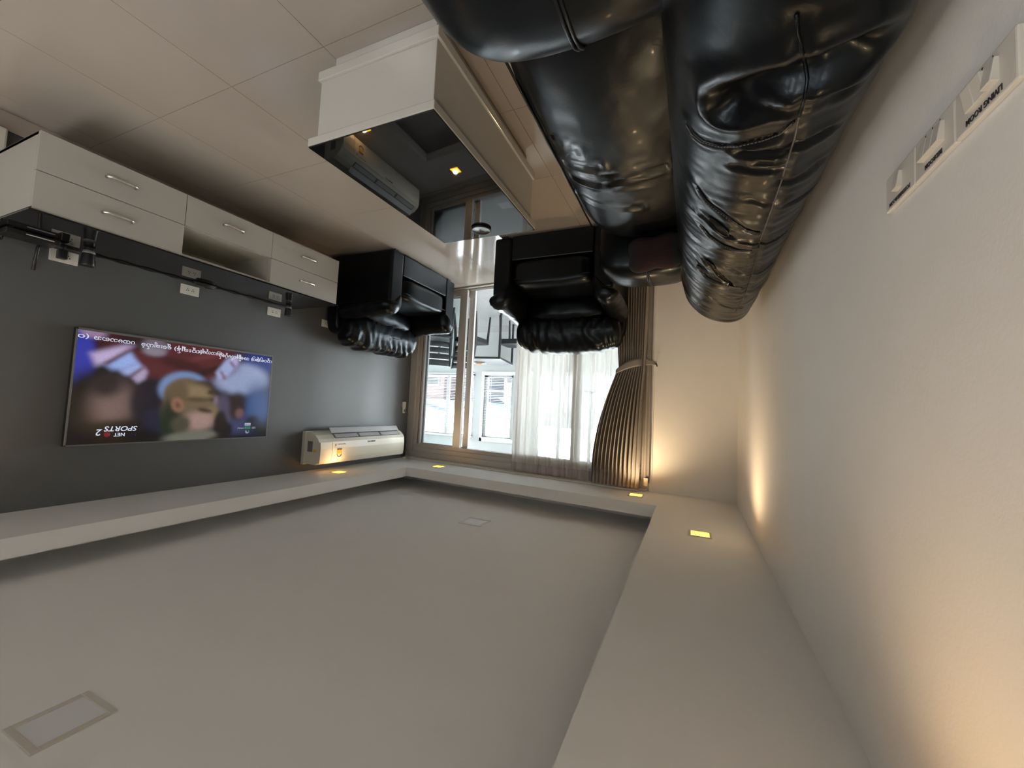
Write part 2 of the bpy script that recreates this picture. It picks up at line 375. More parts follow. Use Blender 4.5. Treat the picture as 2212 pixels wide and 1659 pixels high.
# neighbouring houses seen through the sunroom windows
struct(box('ground', -30, 50, 7.2, 60, -6.2, -6, 'ground'))
def house(name, label, x0, x1, y0, y1, z1, m, roofm, roofh, n, group):
    t = thing(name, label, 'building', ((x0+x1)/2, (y0+y1)/2, -6), 0, group); hx, hy = (x1-x0)/2, (y1-y0)/2; zt = z1+6
    box('wall', -hx, hx, -hy, hy, 0, zt, m, t)
    v = [(-hx-.2, -hy-.2, zt), (hx+.2, -hy-.2, zt), (hx+.2, hy+.2, zt), (-hx-.2, hy+.2, zt), (-hx, 0, zt+roofh), (hx, 0, zt+roofh)]
    pyobj('roof', v, [(0, 1, 2, 3), (0, 1, 5, 4), (2, 3, 4, 5), (0, 3, 4), (1, 2, 5)], roofm, t)
    for k in range(n):
        cx = -hx+(k+.5)*2*hx/n
        for zz in (zt-1.5, zt-4.2):
            w = box('window', cx-.35, cx+.35, -hy-.05, -hy+.02, zz, zz+.9, 'pale_wall', t); box('window_glass', cx-.3, cx+.3, -hy-.06, -hy, zz+.05, zz+.85, 'roof_dark', w)
    return t
G = 'houses outside the sunroom'
house('town_house', 'teal walled house outside the wide sunroom window', 11.9, 13.5, 16, 20, 1.35, 'teal_wall', 'blue_wall', .45, 2, G)
house('town_house', 'pink walled house outside the wide sunroom window', 10.2, 11.4, 15.5, 19, 1.2, 'pink_wall', 'pink_wall', .4, 1, G)
house('town_house', 'blue walled house beside the pink house outside', 8.2, 9.7, 16, 19, 1.25, 'blue_wall', 'teal_wall', .5, 2, G)
house('town_house', 'pale grey house outside the narrow sunroom window', 5.9, 7.7, 16.5, 18.5, 1.0, 'pale_wall', 'blue_wall', .5, 2, G)
house('town_house', 'pale house with a dark roof outside, behind the sheer curtain', 2.6, 5.6, 13, 16, 1.5, 'pale_wall', 'roof_dark', .6, 3, G)

# ------------------------------------------------------------------ lamps
def downlight(x, y, z, label, group, warm=True, size=.062, power=0):
    t = thing('downlight' if warm else 'ceiling_light', label, 'light', (x, y, z), 0, group)
    s = size; bm = bmesh.new()
    for q in ((-s, s, -s, -s*.8), (-s, s, s*.8, s), (-s, -s*.8, -s*.8, s*.8), (s*.8, s, -s*.8, s*.8)): add_box(bm, *q, -.006, .004, .0015, 1)
    bmobj('frame', bm, 'lamp_frame' if warm else 'plate_white', t)
    box('lens', -s*.81, s*.81, -s*.81, s*.81, -.002, .004, 'lamp_warm' if warm else 'lamp_off', t)
    if power:
        ld = bpy.data.lights.new('bulb', 'SPOT'); ld.energy = power; ld.color = (1, .74, .44); ld.spot_size = math.radians(150); ld.spot_blend = 1; ld.shadow_soft_size = .03
        lo = bpy.data.objects.new('bulb', ld); COL.objects.link(lo); lo.parent = t; lo.location = (0, 0, -.012)
    return t
def fill_panel(x, y, label):  # unseen glowing panel, added behind the camera to fill the room with light
    t = thing('fill_panel', label, 'light', (x, y, ZC), 0, 'added fill panels behind the camera'); s = .28; bm = bmesh.new()
    for q in ((-s, s, -s, -s*.94), (-s, s, s*.94, s), (-s, -s*.94, -s*.94, s*.94), (s*.94, s, -s*.94, s*.94)): add_box(bm, *q, -.008, .002, .0015, 1)
    bmobj('frame', bm, 'plate_white', t); box('diffuser', -s*.95, s*.95, -s*.95, s*.95, -.003, .002, 'fill_white', t)
for k, x in enumerate((.35, 1.55, 2.75)): fill_panel(x, -.85, 'added white fill panel out of view behind the camera, ' + ('on the sofa side', 'in the middle', 'on the television side')[k])
DG = 'square downlights around the ceiling border'
PW = 2.8
downlight(3.10, 2.98, ZC, 'lit amber square downlight under the soffit beside the air conditioner', DG, power=.9)
downlight(2.60, 3.93, ZC, 'lit amber square downlight above the glass doorway', DG, power=3.5)
downlight(.425, 3.70, ZC, 'lit amber square downlight above the grey drape', DG, power=6.5)
downlight(-.06, 2.73, ZC, 'lit amber square downlight on the wide white border above the sofa', DG, power=6.5)
downlight(-.06, .70, ZC, 'lit amber square downlight above the light switches', DG, power=1.9)
downlight(3.10, .55, ZC, 'lit amber square downlight beyond the television', DG, power=2.2)
CG = 'square ceiling lights in the tray'
downlight(1.555, 2.91, ZR, 'unlit white square ceiling light in the tray, towards the glass doorway', CG, False, .095)
downlight(1.56, .59, ZR, 'unlit white square ceiling light in the tray, away from the glass doorway', CG, False, .085)
downlight(2.6, 5.3, SZ, 'unlit white square ceiling light over the sunroom dining table', 'sunroom ceiling lights', False, .1)
downlight(1.4, 5.3, SZ, 'unlit white square ceiling light in the sunroom behind the sheer curtain', 'sunroom ceiling lights', False, .1)
def settle(t, loc):
    loc = Vector(loc); done = set()
    def rec(o):
        for c in o.children:
            if c.type == 'MESH' and c.data.name not in done:
                done.add(c.data.name); c.data.transform(Matrix.Translation(-loc))
            elif c.type == 'LIGHT': c.location -= loc
            rec(c)
    rec(t); t.location = loc
    return t
def segdist(P, poly):
    # distance of points P (n,3) to a polyline
    P = np.asarray(P); best = np.full(len(P), 1e9)
    for a, b in zip(poly[:-1], poly[1:]):
        a = np.array(a); b = np.array(b); ab = b-a; t = np.clip(((P-a) @ ab)/max(1e-12, ab @ ab), 0, 1)
        best = np.minimum(best, np.linalg.norm(P-(a+t[:, None]*ab), axis=1))
    return best
def ridge(t): return 1-abs(math.sin(t))

# ------------------------------------------------------------------ black leather sofa
sofa = thing('sofa', 'long black leather three-seat sofa with torn wrinkled backrest along the white wall', 'sofa')
box('base', -.30, .53, .46, 2.77, .03, .31, 'leather', sofa, .02)
for x, y in ((-.25, .52), (.47, .52), (-.25, 2.7), (.47, 2.7)): box('foot', x-.03, x+.03, y-.03, y+.03, 0, .035, 'black_plastic', sofa, .005)
SFOLD = [([(1190, 322), (1225, 322), (1250, 326)], .008, .011), ([(1225, 374), (1262, 366), (1292, 352)], .012, .015), ([(1236, 402), (1290, 395), (1340, 378), (1440, 352)], .012, .014),
         ([(1300, 372), (1380, 352), (1435, 345)], .007, .013), ([(1330, 398), (1390, 384), (1440, 372)], .006, .013), ([(1243, 446), (1300, 444), (1385, 438)], .008, .014)]
sf = [([tuple(onz(x, y, .44)) for x, y in pl], d, w) for pl, d, w in SFOLD]
def seat_fn(q, w):
    if q.z > .2:
        d = 0
        for pl, dp, wd_ in sf:
            r = segdist([tuple(Vector((w.x, w.y, .44)))], pl)[0]
            d += -dp*math.exp(-(r/wd_)**2)+dp*.55*math.exp(-((r-wd_*1.8)/wd_)**2)
        d += .004*nz(w.x*7, w.y*5)+.0015*nz(w.x*22, w.y*16)
        d += .032*(1-q.x*q.x)*(1-q.y**6)
        d -= .055*max(0, (q.x-.05)/.95)**2.2
        w.z += d*min(1, (q.z-.2)/.5)
    if q.x > .7: w.x += .004*nz(w.y*9, w.z*20)
    return w
puff('seat_cushion', (.262, 1.655, .330), (.308, .83, .102), 'leather', sofa, 4.0, 64, seat_fn)
tube('seat_piping', [(.567, .9+i*.08, .352+.002*math.sin(i*1.7)) for i in range(19)], .005, 'leather', sofa, 6)

PROF = [(.075, .36), (.082, .45), (.080, .55), (.064, .655), (.030, .745), (-.03, .815), (-.105, .860), (-.19, .878), (-.255, .862), (-.298, .815), (-.318, .74), (-.325, .62), (-.327, .40), (-.327, .06)]
pa = np.array(PROF); seg = np.r_[0, np.cumsum(np.linalg.norm(np.diff(pa, axis=0), axis=1))]; seg /= seg[-1]
def prof(v):
    # smooth (Catmull-Rom) point and normal on the backrest profile
    i = min(len(pa)-2, max(0, int(np.searchsorted(seg, v)-1))); t = (v-seg[i])/(seg[i+1]-seg[i])
    p0, p1, p2, p3 = pa[max(0, i-1)], pa[i], pa[i+1], pa[min(len(pa)-1, i+2)]
    p = .5*((2*p1)+(p2-p0)*t+(2*p0-5*p1+4*p2-p3)*t*t+(3*p1-p0-3*p2+p3)*t**3)
    d = .5*((p2-p0)+2*(2*p0-5*p1+4*p2-p3)*t+3*(3*p1-p0-3*p2+p3)*t*t); d /= np.linalg.norm(d)
    return p, np.array((-d[1], d[0]))*-1
NU, NV, Y0S, Y1S = 300, 96, .43, 2.80
vv = np.r_[np.linspace(0, .74, NV-12, endpoint=False), np.linspace(.74, 1, 13)]
base = np.zeros((NU+1, NV+1, 3)); nor = np.zeros((NU+1, NV+1, 3))
for j, v_ in enumerate(vv):
    p, n = prof(float(v_))
    for i in range(NU+1):
        Y = Y0S+(Y1S-Y0S)*i/NU; e = 1.
        if Y > Y1S-.11: e = math.sqrt(max(0, 1-((Y-(Y1S-.11))/.11)**2.4))
        if Y < Y0S+.10: e = math.sqrt(max(0, 1-(((Y0S+.10)-Y)/.10)**2.4))
        cx, cz = -.14, .52; e = .55+.45*e
        sag = .012*math.sin(Y*2.6+1)+.010*nz(Y*2.2, 3.3)
        x = cx+(p[0]-cx)*e; z = cz+(p[1]-cz)*e if p[1] > cz else p[1]
        if p[1] > .6: z += sag*(p[1]-.6)/.28
        base[i, j] = (x, Y, z); nor[i, j] = (n[0], 0, n[1])
fac = [(i*(NV+1)+j, i*(NV+1)+j+1, (i+1)*(NV+1)+j+1, (i+1)*(NV+1)+j) for i in range(NU) for j in range(NV)]
P = base.reshape(-1, 3); Nn = nor.reshape(-1, 3)
bvh0 = BVHTree.FromPolygons([tuple(q) for q in P], fac)
def hit(b, x, y):
    h = b.ray_cast(CAM, ray(x, y).normalized())
    return h
def onb(pl, b=None):
    out = []
    for x, y in pl:
        h = hit(b or bvh0, x, y)
        if h[0] is not None: out.append(tuple(h[0]))
    return out
SEAMS = [[(1716, 262), (1690, 285), (1650, 300), (1600, 312), (1560, 314), (1520, 303), (1498, 286), (1486, 265)],
         [(1506, 402), (1527, 434), (1558, 457), (1593, 482), (1614, 496), (1641, 502)], [(1514, 484), (1531, 507), (1562, 529), (1593, 540), (1625, 541)],
         [(1506, 572), (1527, 598), (1550, 609), (1585, 619), (1604, 621)]]
PIPE = [(1720, 30), (1724, 70), (1735, 115), (1744, 170), (1738, 215), (1727, 250), (1716, 300), (1698, 360), (1678, 420), (1658, 475), (1640, 525), (1628, 580), (1612, 630), (1590, 672)]
FOLDS = [([(1572, 222), (1610, 205), (1670, 180), (1745, 157), (1800, 135), (1848, 112)], .032, .030), ([(1545, 240), (1590, 243), (1640, 236), (1715, 225)], .010, .016),
         ([(1600, 330), (1650, 333), (1710, 318), (1790, 280)], .010, .012), ([(1640, 352), (1690, 352)], .006, .010), ([(1590, 360), (1640, 372), (1680, 366)], .007, .012), ([(1690, 395), (1740, 378), (1770, 350)], .007, .012),
         ([(1593, 523), (1635, 526), (1668, 521), (1699, 499)], .010, .007), ([(1700, 440), (1730, 425), (1757, 400)], .006, .010), ([(1620, 430), (1660, 440), (1700, 420)], .005, .010),
         ([(1575, 575), (1605, 590), (1640, 585), (1668, 565)], .006, .008), ([(1560, 640), (1600, 645), (1640, 620)], .006, .008), ([(1530, 640), (1560, 660), (1600, 665)], .006, .008), ([(1750, 210), (1790, 200), (1830, 190)], .007, .014),
         ([(1521, 466), (1548, 488), (1575, 510)], .016, .011), ([(1524, 560), (1550, 587), (1578, 613)], .014, .009), ([(1508, 560), (1520, 575), (1530, 590)], .008, .006)]
disp = np.zeros(len(P))
for pl, dp, w_ in FOLDS:
    q = onb(pl)
    if len(q) > 1:
        r = segdist(P, q); disp += -dp*np.exp(-(r/w_)**2)+dp*.45*np.exp(-((r-w_*1.9)/(w_*.9))**2)
for pl in SEAMS+[PIPE]:
    q = onb(pl)
    if len(q) > 1: r = segdist(P, q); disp += -.005*np.exp(-(r/.007)**2)+.003*np.exp(-((r-.02)/.012)**2)
for k in range(len(P)):
    x, y, z = P[k]; v_ = vv[k % (NV+1)]
    far_ = ss(.95, 1.6, y); hi = ss(.62, .78, z) if v_ < .55 else 1.
    w1 = nz(y*17+2.4*nz(v_*5, y*2, 9), v_*3.2, 1.7); w2 = nz(y*42+3*v_, v_*5, 4.2)
    disp[k] += (.0075*(max(-.3, w1))*far_*(.35+.65*hi)+.0028*w2*(.25+.75*far_)*hi)+.004*nz(y*6, v_*6, 8)
V = P+Nn*disp[:, None]
# blends to the cap at both ends
capf = []
back = pyobj('backrest', V, fac+[tuple(range(NV+1)), tuple(NU*(NV+1)+j for j in range(NV+1))], 'leather', sofa, True)
bvh1 = BVHTree.FromPolygons([tuple(q) for q in V], fac)
def lay(name, pl, r, m, parent, lift=.0, sub=4, n=6):
    pts = []
    for a, b in zip(pl[:-1], pl[1:]):
        for k in range(sub): pts.append((a[0]+(b[0]-a[0])*k/sub, a[1]+(b[1]-a[1])*k/sub))
    pts.append(pl[-1]); out = []
    for x, y in pts:
        h = hit(bvh1, x, y)
        if h[0] is not None:
            nn = h[1] if h[1].dot(ray(x, y)) < 0 else -h[1]; out.append(h[0]+nn*lift)
    return tube(name, out, r, m, parent, n), out
lay('piping', PIPE[5:11], .0022, 'piping', back, .001); lay('seam', PIPE[:6], .003, 'leather', back, .001); lay('seam', PIPE[10:], .0022, 'leather', back, .001)
for pl in SEAMS:
    _, pts = lay('seam', pl, .0022, 'leather', back, .0005, 6)
    bm = bmesh.new()
    for i in range(len(pts)-1):
        a, b = pts[i], pts[i+1]; L_ = (b-a).length; n = max(1, int(L_/.009))
        for k in range(n):
            c = a+(b-a)*((k+.5)/n); dr = (b-a).normalized(); add_tube(bm, [c-dr*.0026+Vector((.004, 0, .004)), c+dr*.0026+Vector((.004, 0, .004))], .0014, 5)
    stuff(bmobj('stitches', bm, 'piping', back, True))
def tear(poly):
    c = np.mean(np.array(poly), axis=0); v = []; n = len(poly)
    for s_ in (0, .5, 1):
        for x, y in poly:
            px, py = c[0]+(x-c[0])*s_, c[1]+(y-c[1])*s_; h = hit(bvh1, px, py); nn = h[1] if h[1].dot(ray(px, py)) < 0 else -h[1]
            v.append(h[0]+nn*(.002 if s_ == 1 else .003))
    f = []
    for r_ in range(2):
        for k in range(n): f.append((r_*n+k, r_*n+(k+1) % n, (r_+1)*n+(k+1) % n, (r_+1)*n+k))
    t = pyobj('tear', v, f, 'matte_black', back); t['label'] = 'gaping dark tear in the leather'
    tube('torn_edge', v[2*n:]+[v[2*n]], .0026, 'leather', back, 6)
tear([(1521, 466), (1533, 468), (1546, 477), (1562, 488), (1573, 500), (1575, 510), (1562, 507), (1548, 496), (1538, 484), (1528, 473)])
tear([(1527, 562), (1541, 572), (1553, 588), (1566, 600), (1577, 612), (1564, 606), (1548, 594), (1537, 579)])
tear([(1508, 572), (1515, 577), (1522, 588), (1513, 583)])
def arm_fn(c, Y):
    def f(q, w):
        w.z += .02*(1-q.x*q.x)*(q.z > 0)+.003*nz(w.x*9, w.y*9, w.z*9)+.0012*nz(w.x*30, w.y*30)
        r = abs(w.x-c)
        if q.z > -.2: w.z -= .005*math.exp(-(r/.006)**2)
        return w
    return f
aN = puff('arm', (.255, .655, .40), (.345, .268, .235), 'leather', sofa, 3.3, 30, arm_fn(.255, 0))
aF = puff('arm', (.255, 2.625, .40), (.310, .185, .215), 'leather', sofa, 3.6, 30, arm_fn(.255, 0))
def band(parent, xc, c, hy, hz):
    pts = []
    for k in range(-12, 21):
        a = math.pi*k/8/2.0 if False else math.radians(-35+k*0+ (k+12)*(250/32)); s_, co = math.sin(a), math.cos(a)
        L_ = (abs(co)**3.6+abs(s_)**3.6)**(1/3.6); pts.append(Vector((xc, c[1]+hy*co/L_, c[2]+hz*s_/L_+(.02*(1-((xc-c[0])/.325)**2) if s_ > 0 else 0))))
    for dx in (-.005, .005):
        tube('seam_band', [p+Vector((dx, 0, 0)) for p in pts], .0045, 'leather', parent, 8)
band(aN, .255, (.255, .655, .40), .268, .235); band(aF, .255, (.255, 2.625, .40), .185, .215)
settle(sofa, (.12, 1.61, 0))

# throw pillow
def pil(q, w):
    e = max(abs(q.x), abs(q.z)); w.y += 0
    c = (abs(q.x)*abs(q.z))**1.5
    w.x += .07*q.x*c; w.z += .07*q.z*c
    return w
def pillow_mat():
    m = mat('pillow_cloth', (.012, .0115, .012), .9); nt = m.node_tree; N = nt.nodes; L = nt.links; b = N['Principled BSDF']
    tc = N.new('ShaderNodeTexCoord'); ch = N.new('ShaderNodeTexChecker'); ch.inputs['Scale'].default_value = 90
    ch.inputs[1].default_value = (.03, .004, .007, 1); ch.inputs[2].default_value = (.012, .006, .007, 1)
    sx = N.new('ShaderNodeSeparateXYZ'); ab = N.new('ShaderNodeMath'); ab.operation = 'ABSOLUTE'; lt = N.new('ShaderNodeMath'); lt.operation = 'LESS_THAN'; lt.inputs[1].default_value = .092
    mx = N.new('ShaderNodeMix'); mx.data_type = 'RGBA'; mx.inputs[6].default_value = (.012, .0115, .012, 1)
    mp = N.new('ShaderNodeMapping'); mp.inputs['Rotation'].default_value = (0, math.radians(45), 0)
    L.new(tc.outputs['Object'], sx.inputs[0]); L.new(sx.outputs[0], ab.inputs[0]); L.new(ab.outputs[0], lt.inputs[0])
    L.new(tc.outputs['Object'], mp.inputs[0]); L.new(mp.outputs[0], ch.inputs[0]); L.new(ch.outputs[0], mx.inputs[7]); L.new(lt.outputs[0], mx.inputs[0]); L.new(mx.outputs[2], b.inputs['Base Color'])
pillow_mat()
pw = puff('throw_pillow', (0, 0, 0), (.135, .055, .085), 'pillow_cloth', None, 2.4, 16, pil)
tag(pw, 'small dark throw pillow with a red checked centre, lying on the sofa', 'pillow'); pw.location = (.205, 2.352, .552); pw.rotation_euler = (math.radians(-8), math.radians(-3), math.radians(3))

# ------------------------------------------------------------------ armchairs
def armchair(name, label, loc, rz, sx, seed):
    t = thing(name, label, 'armchair', loc, rz, 'black leather armchairs at the window')
    X = lambda x: x*sx
    box('front_panel', X(-.345), X(.345), .005, .60, .02, .226, 'leather', t, .008)
    for s_ in (-1, 1):
        a, b = sorted((X(s_*.347), X(s_*.505)))
        sp = box('side_panel', a, b, 0, .80, .02, .52, 'leather', t, .022, seg=3)
        for yy in (.05, .75): box('foot', (a+b)/2-.025, (a+b)/2+.025, yy-.025, yy+.025, 0, .022, 'black_plastic', t)
    def sfn(q, w):
        w.z += .018*(1-q.x*q.x)*(q.z > .3)+.004*nz(w.x*8+seed, w.y*8)
        g = math.exp(-((abs(q.x)-1)/.12)**2)
        w.z += .006*g*math.sin(w.y*90+seed); w.y += .004*g*math.sin(w.z*90)
        return w
    seat = puff('seat_cushion', (0, .29, .338), (X(.345), .31, .110), 'leather', t, 6, 26, sfn)
    tube('seam', [(X(-.33)+X(.66)*i/20, -.008+.002*math.sin(i), .392) for i in range(21)], .0035, 'leather', seat, 6)
    # padded arms folding outward over the side panels
    sec = [(.348, .40), (.335, .47), (.350, .555), (.395, .615), (.455, .635), (.510, .612), (.545, .565), (.540, .535), (.505, .512), (.450, .495), (.40, .45)]
    for s_ in (-1, 1):
        n = len(sec); rings = 34; v = []; f = []
        cx, cz = .44, .53
        for i in range(rings+1):
            u = i/rings; y = -.035+.66*u; e = 1.
            if u < .14: e = math.sqrt(max(0., 1-((.14-u)/.14)**2))*.8+.2
            if u > .9: e = math.sqrt(max(0., 1-((u-.9)/.1)**2))*.6+.4
            for k in range(n*4):
                a = k/4; i0 = int(a) % n; i1 = (i0+1) % n; im = (i0-1) % n; i2 = (i0+2) % n; tt = a-int(a)
                pt = []
                for c in (0, 1):
                    p0, p1, p2, p3 = sec[im][c], sec[i0][c], sec[i1][c], sec[i2][c]
                    pt.append(.5*((2*p1)+(p2-p0)*tt+(2*p0-5*p1+4*p2-p3)*tt*tt+(3*p1-p0-3*p2+p3)*tt**3))
                x, z = cx+(pt[0]-cx)*e, cz+(pt[1]-cz)*e
                up = ss(.45, .6, z)
                z += (.045*u)*up - .02*math.sin(math.pi*u)*up
                wv = .006*nz(y*13+seed, k*.25, s_)+.004*math.sin(k*2.3+seed)*math.exp(-((u-.12)/.06)**2)+.003*nz(y*34, k*.3, seed)
                x += wv*.7; z += wv*.7
                v.append((X(s_*x), y+.004*nz(x*20, z*20, seed), z))
        m_ = n*4
        for i in range(rings):
            for k in range(m_): f.append((i*m_+k, i*m_+(k+1) % m_, (i+1)*m_+(k+1) % m_, (i+1)*m_+k))
        f += [tuple(range(m_)), tuple(rings*m_+k for k in range(m_))]
        pyobj('arm_pad', v, f, 'leather', t, True)
    def lfn(q, w):
        w.y -= .03*(1-q.x**2)*(1-q.z**2)*(q.y < 0); w.y += .006*math.exp(-(w.x/.008)**2)
        w += Vector((0, .006*nz(w.x*12, w.z*12, seed), .004*nz(w.x*16, seed)))
        return w
    puff('lumbar_cushion', (0, .545, .545), (X(.36), .12, .12), 'leather', t, 3.2, 22, lfn)
    def bfn(q, w):
        fold = nz(w.x*15+2.2*nz(w.z*5, w.x*3, seed)+1.5*w.z, w.z*3.2, seed*3.1); f2 = nz(w.x*36+4*w.z, w.z*6, seed*7.7)
        edge = .45+.55*min(1, abs(q.z)**1.5+.3)
        d = (.027*max(-.45, fold)+.011*f2)*edge-.010*ridge(w.x*21+2*nz(w.x*3, w.z*4, seed))**6*ss(.2, -.8, q.z)
        nn = Vector((q.x*.35, q.y, q.z*.8)).normalized(); w += nn*d
        w.z += .012*nz(w.x*4, seed)*(q.z > 0); w.y += .05*ss(-.2, 1, q.z)
        return w
    bk = puff('back_cushion', (0, .555, .755), (X(.485), .135, .168), 'leather', t, 3.7, 46, bfn)
    puff('back_frame', (0, .725, .41), (X(.50), .085, .385), 'leather', t, 9, 14, None)
    return t
armchair('armchair', 'black leather armchair in front of the sheer curtain, facing the coffee table', (1.06, 3.03, 0), 0, 1.0, 1.3)
armchair('armchair', 'black leather armchair against the grey wall under the air conditioner, end-on to the white cabinet', (2.575, 3.475, 0), math.radians(-90), 1.085, 4.6)

# ------------------------------------------------------------------ coffee table
ct = thing('coffee_table', 'low white coffee table with a black mirror glass top, between sofa and television', 'table', (1.163, 1.636, 0))
hx, hy = .313, .510
box('plinth', -hx+.055, hx-.055, -hy+.06, hy-.06, 0, .09, 'gloss_white', ct, .003)
box('base_board', -hx+.012, hx-.012, -hy+.015, hy-.015, .085, .125, 'gloss_white', ct, .003)
box('body', -hx+.022, hx-.022, -hy+.025, hy-.025, .125, .385, 'gloss_white', ct, .003)
box('top_frame', -hx, hx, -hy, hy, .383, .417, 'gloss_white', ct, .003)
box('glass_top', -hx+.003, hx-.003, -hy+.003, hy-.003, .417, .423, 'black_glass', ct, .001)
cs = thing('coaster', 'round black coaster with an embossed design on the glass coffee table', 'coaster', (1.143, 2.03, .4232))
lathe('disc', [(.054, 0), (.058, .003), (.058, .011), (.056, .013), (.05, .013), (.048, .0115), (.001, .0115)], 'black_plastic', cs)
for x, y, w, h in ((0, .004, .022, .007), (-.012, .012, .006, .006), (.012, .013, .006, .006), (0, -.012, .012, .005), (.004, .018, .005, .012)): box('emblem', x-w/2, x+w/2, y-h/2, y+h/2, .0110, .0128, 'matte_black', cs, .001)

# ------------------------------------------------------------------ wall cabinet under the television
cb = thing('media_cabinet', 'long white wall-hung media cabinet with drawers and an open niche under the television', 'cabinet')
X0, X1, YA, YB1, YB2, YC, Z0, Z1, ZM = 2.85, 3.392, .776, 1.394, 1.955, 2.57, .245, .631, .440
box('bottom_panel', X0+.018, X1, YA, YC, Z0, Z0+.016, 'laminate', cb); box('back_panel', X1-.012, X1, YA, YC, Z0, Z1, 'niche', cb)
for y in (YA, YB1-.008, YB2-.008, YC-.016): box('side_panel', X0+.0185, X1, y, y+.016, Z0, Z1, 'laminate', cb, .001)
box('top_panel', X0+.002, X1, YA, YC, Z1-.016, Z1, 'laminate', cb, .001)
box('niche_shelf', X0+.018, X1, YB1, YB2, ZM-.014, ZM, 'niche', cb)
box('glass_top', X0-.012, X1+.004, YA-.012, YC+.012, Z1, Z1+.010, 'black_glass', cb, .002)
def drawer(y0, y1, z0, z1, hw):
    d = box('drawer', X0, X0+.018, y0+.0018, y1-.0018, z0+.0018, z1-.0018, 'laminate', cb, .001)
    cy, cz = (y0+y1)/2, (z0+z1)/2-.002; h = bpy.data.objects.new('handle', None)
    bm = bmesh.new()
    add_tube(bm, [(X0, cy-hw, cz), (X0-.018, cy-hw+.002, cz), (X0-.026, cy-hw+.014, cz), (X0-.026, cy+hw-.014, cz), (X0-.018, cy+hw-.002, cz), (X0, cy+hw, cz)], .0082, 10)
    bmobj('handle', bm, 'chrome', d, True)['label'] = 'chrome bar handle'
for y0, y1 in ((YA-.0018, YB1), (YB2, YC+.0018)):
    drawer(y0, y1, Z0, ZM, .062); drawer(y0, y1, ZM, Z1, .062)
drawer(YB1, YB2, Z0, ZM, .062)
for yy in (1.05, 1.55, 2.1): box('bracket', X0+.06, X0+.10, yy, yy+.03, Z0-.012, Z0, 'black_plastic', cb)
settle(cb, (3.12, 1.673, Z0))
ZTOP = .6412
# objects on the cabinet
sb = thing('set_top_box', 'flat black set-top box with a pale front strip on the cabinet', 'box', (3.30, .905, ZTOP))
box('case', -.06, .06, -.10, .10, .004, .034, 'black_plastic', sb, .004); box('pale_strip', -.0615, -.059, -.03, .075, .017, .022, 'plate_white', sb)
for x in (-.045, .045):
    for y in (-.08, .08): box('foot', x-.008, x+.008, y-.008, y+.008, 0, .005, 'black_plastic', sb)
an = tube('antenna', [(.055, .055, .02), (.064, .052, .05), (.066, .045, .175)], [.006, .008, .0085], 'black_plastic', sb)
tube('cable_loop', [(.05, -.07, .02), (.066, -.08, .05), (.06, -.095, .06), (.05, -.085, .045)], .005, 'black_plastic', sb)
def small_speaker(loc, label, sc):
    t = thing('small_speaker', label, 'speaker', loc, 0, 'small speakers on the cabinet')
    lathe('body', [(.024*sc, 0), (.025*sc, .01*sc), (.030*sc, .06*sc), (.034*sc, .105*sc), (.033*sc, .112*sc), (.026*sc, .114*sc), (.002, .112*sc)], 'black_plastic', t, 20)
    lathe('grille', [(.0255*sc, .018*sc), (.0275*sc, .03*sc), (.0282*sc, .04*sc)], 'aluminium_dark', t, 20)
small_speaker((3.22, 1.115, ZTOP), 'small black tapered speaker on the cabinet beside the set-top box', 1.0)
small_speaker((3.26, 2.43, ZTOP), 'small black tapered speaker on the cabinet end by the armchair', .9)
pts = [(3.36, 1.15+i*.02, ZTOP+.006+.003*math.sin(i*.9)) for i in range(70)]
tag(tube('power_cable', pts, .0055, 'black_plastic', None, 6), 'black cable running along the wall behind the cabinet top', 'cable')
bm = bmesh.new()
for k in range(4): add_tube(bm, [(3.335+.02*math.cos(a*.3)*(1-.1*k), 1.80+.075*math.sin(a*.3)*(1-.08*k), ZTOP+.006+.006*k) for a in range(22)], .005, 6)
tag(bmobj('cable_coil', bm, 'black_plastic', None, True), 'coiled bundle of black cable lying on the cabinet top', 'cable')

# ------------------------------------------------------------------ sockets, plug, switches, remote holder
def socket(y, z, label):
    t = thing('wall_socket', label, 'socket', (XR, y, z), 0, 'sockets above the cabinet')
    box('plate', -.009, 0, -.061, .061, -.036, .036, 'plate_white', t, .003); box('insert', -.0105, -.008, -.034, .034, -.021, .021, 'plate_white', t, .001)
    for s_ in (-1, 1):
        for dy, dz in ((-.006, .005), (.006, .005), (0, -.008)): box('hole', -.0112, -.0100, s_*.017+dy-.0022, s_*.017+dy+.0022, dz-.0035, dz+.0035, 'matte_black', t)
socket(1.072, .695, 'white double wall socket with a black plug in it, over the set-top box'); socket(1.732, .705, 'white double wall socket above the cabinet niche, over the coiled cable')
socket(2.395, .71, 'white double wall socket above the cabinet end near the armchair'); socket(2.965, .695, 'white wall socket mostly hidden behind the armchair back')
pg = thing('plug_adapter', 'black plug adapter pushed into the wall socket', 'plug', (XR-.011, 1.055, .695))
box('body', -.045, 0, -.020, .020, -.03, .022, 'black_plastic', pg, .006); tube('lead', [(-.03, 0, -.03), (-.032, .0, -.046), (-.03, .01, -.0535)], .003, 'black_plastic', pg, 6)
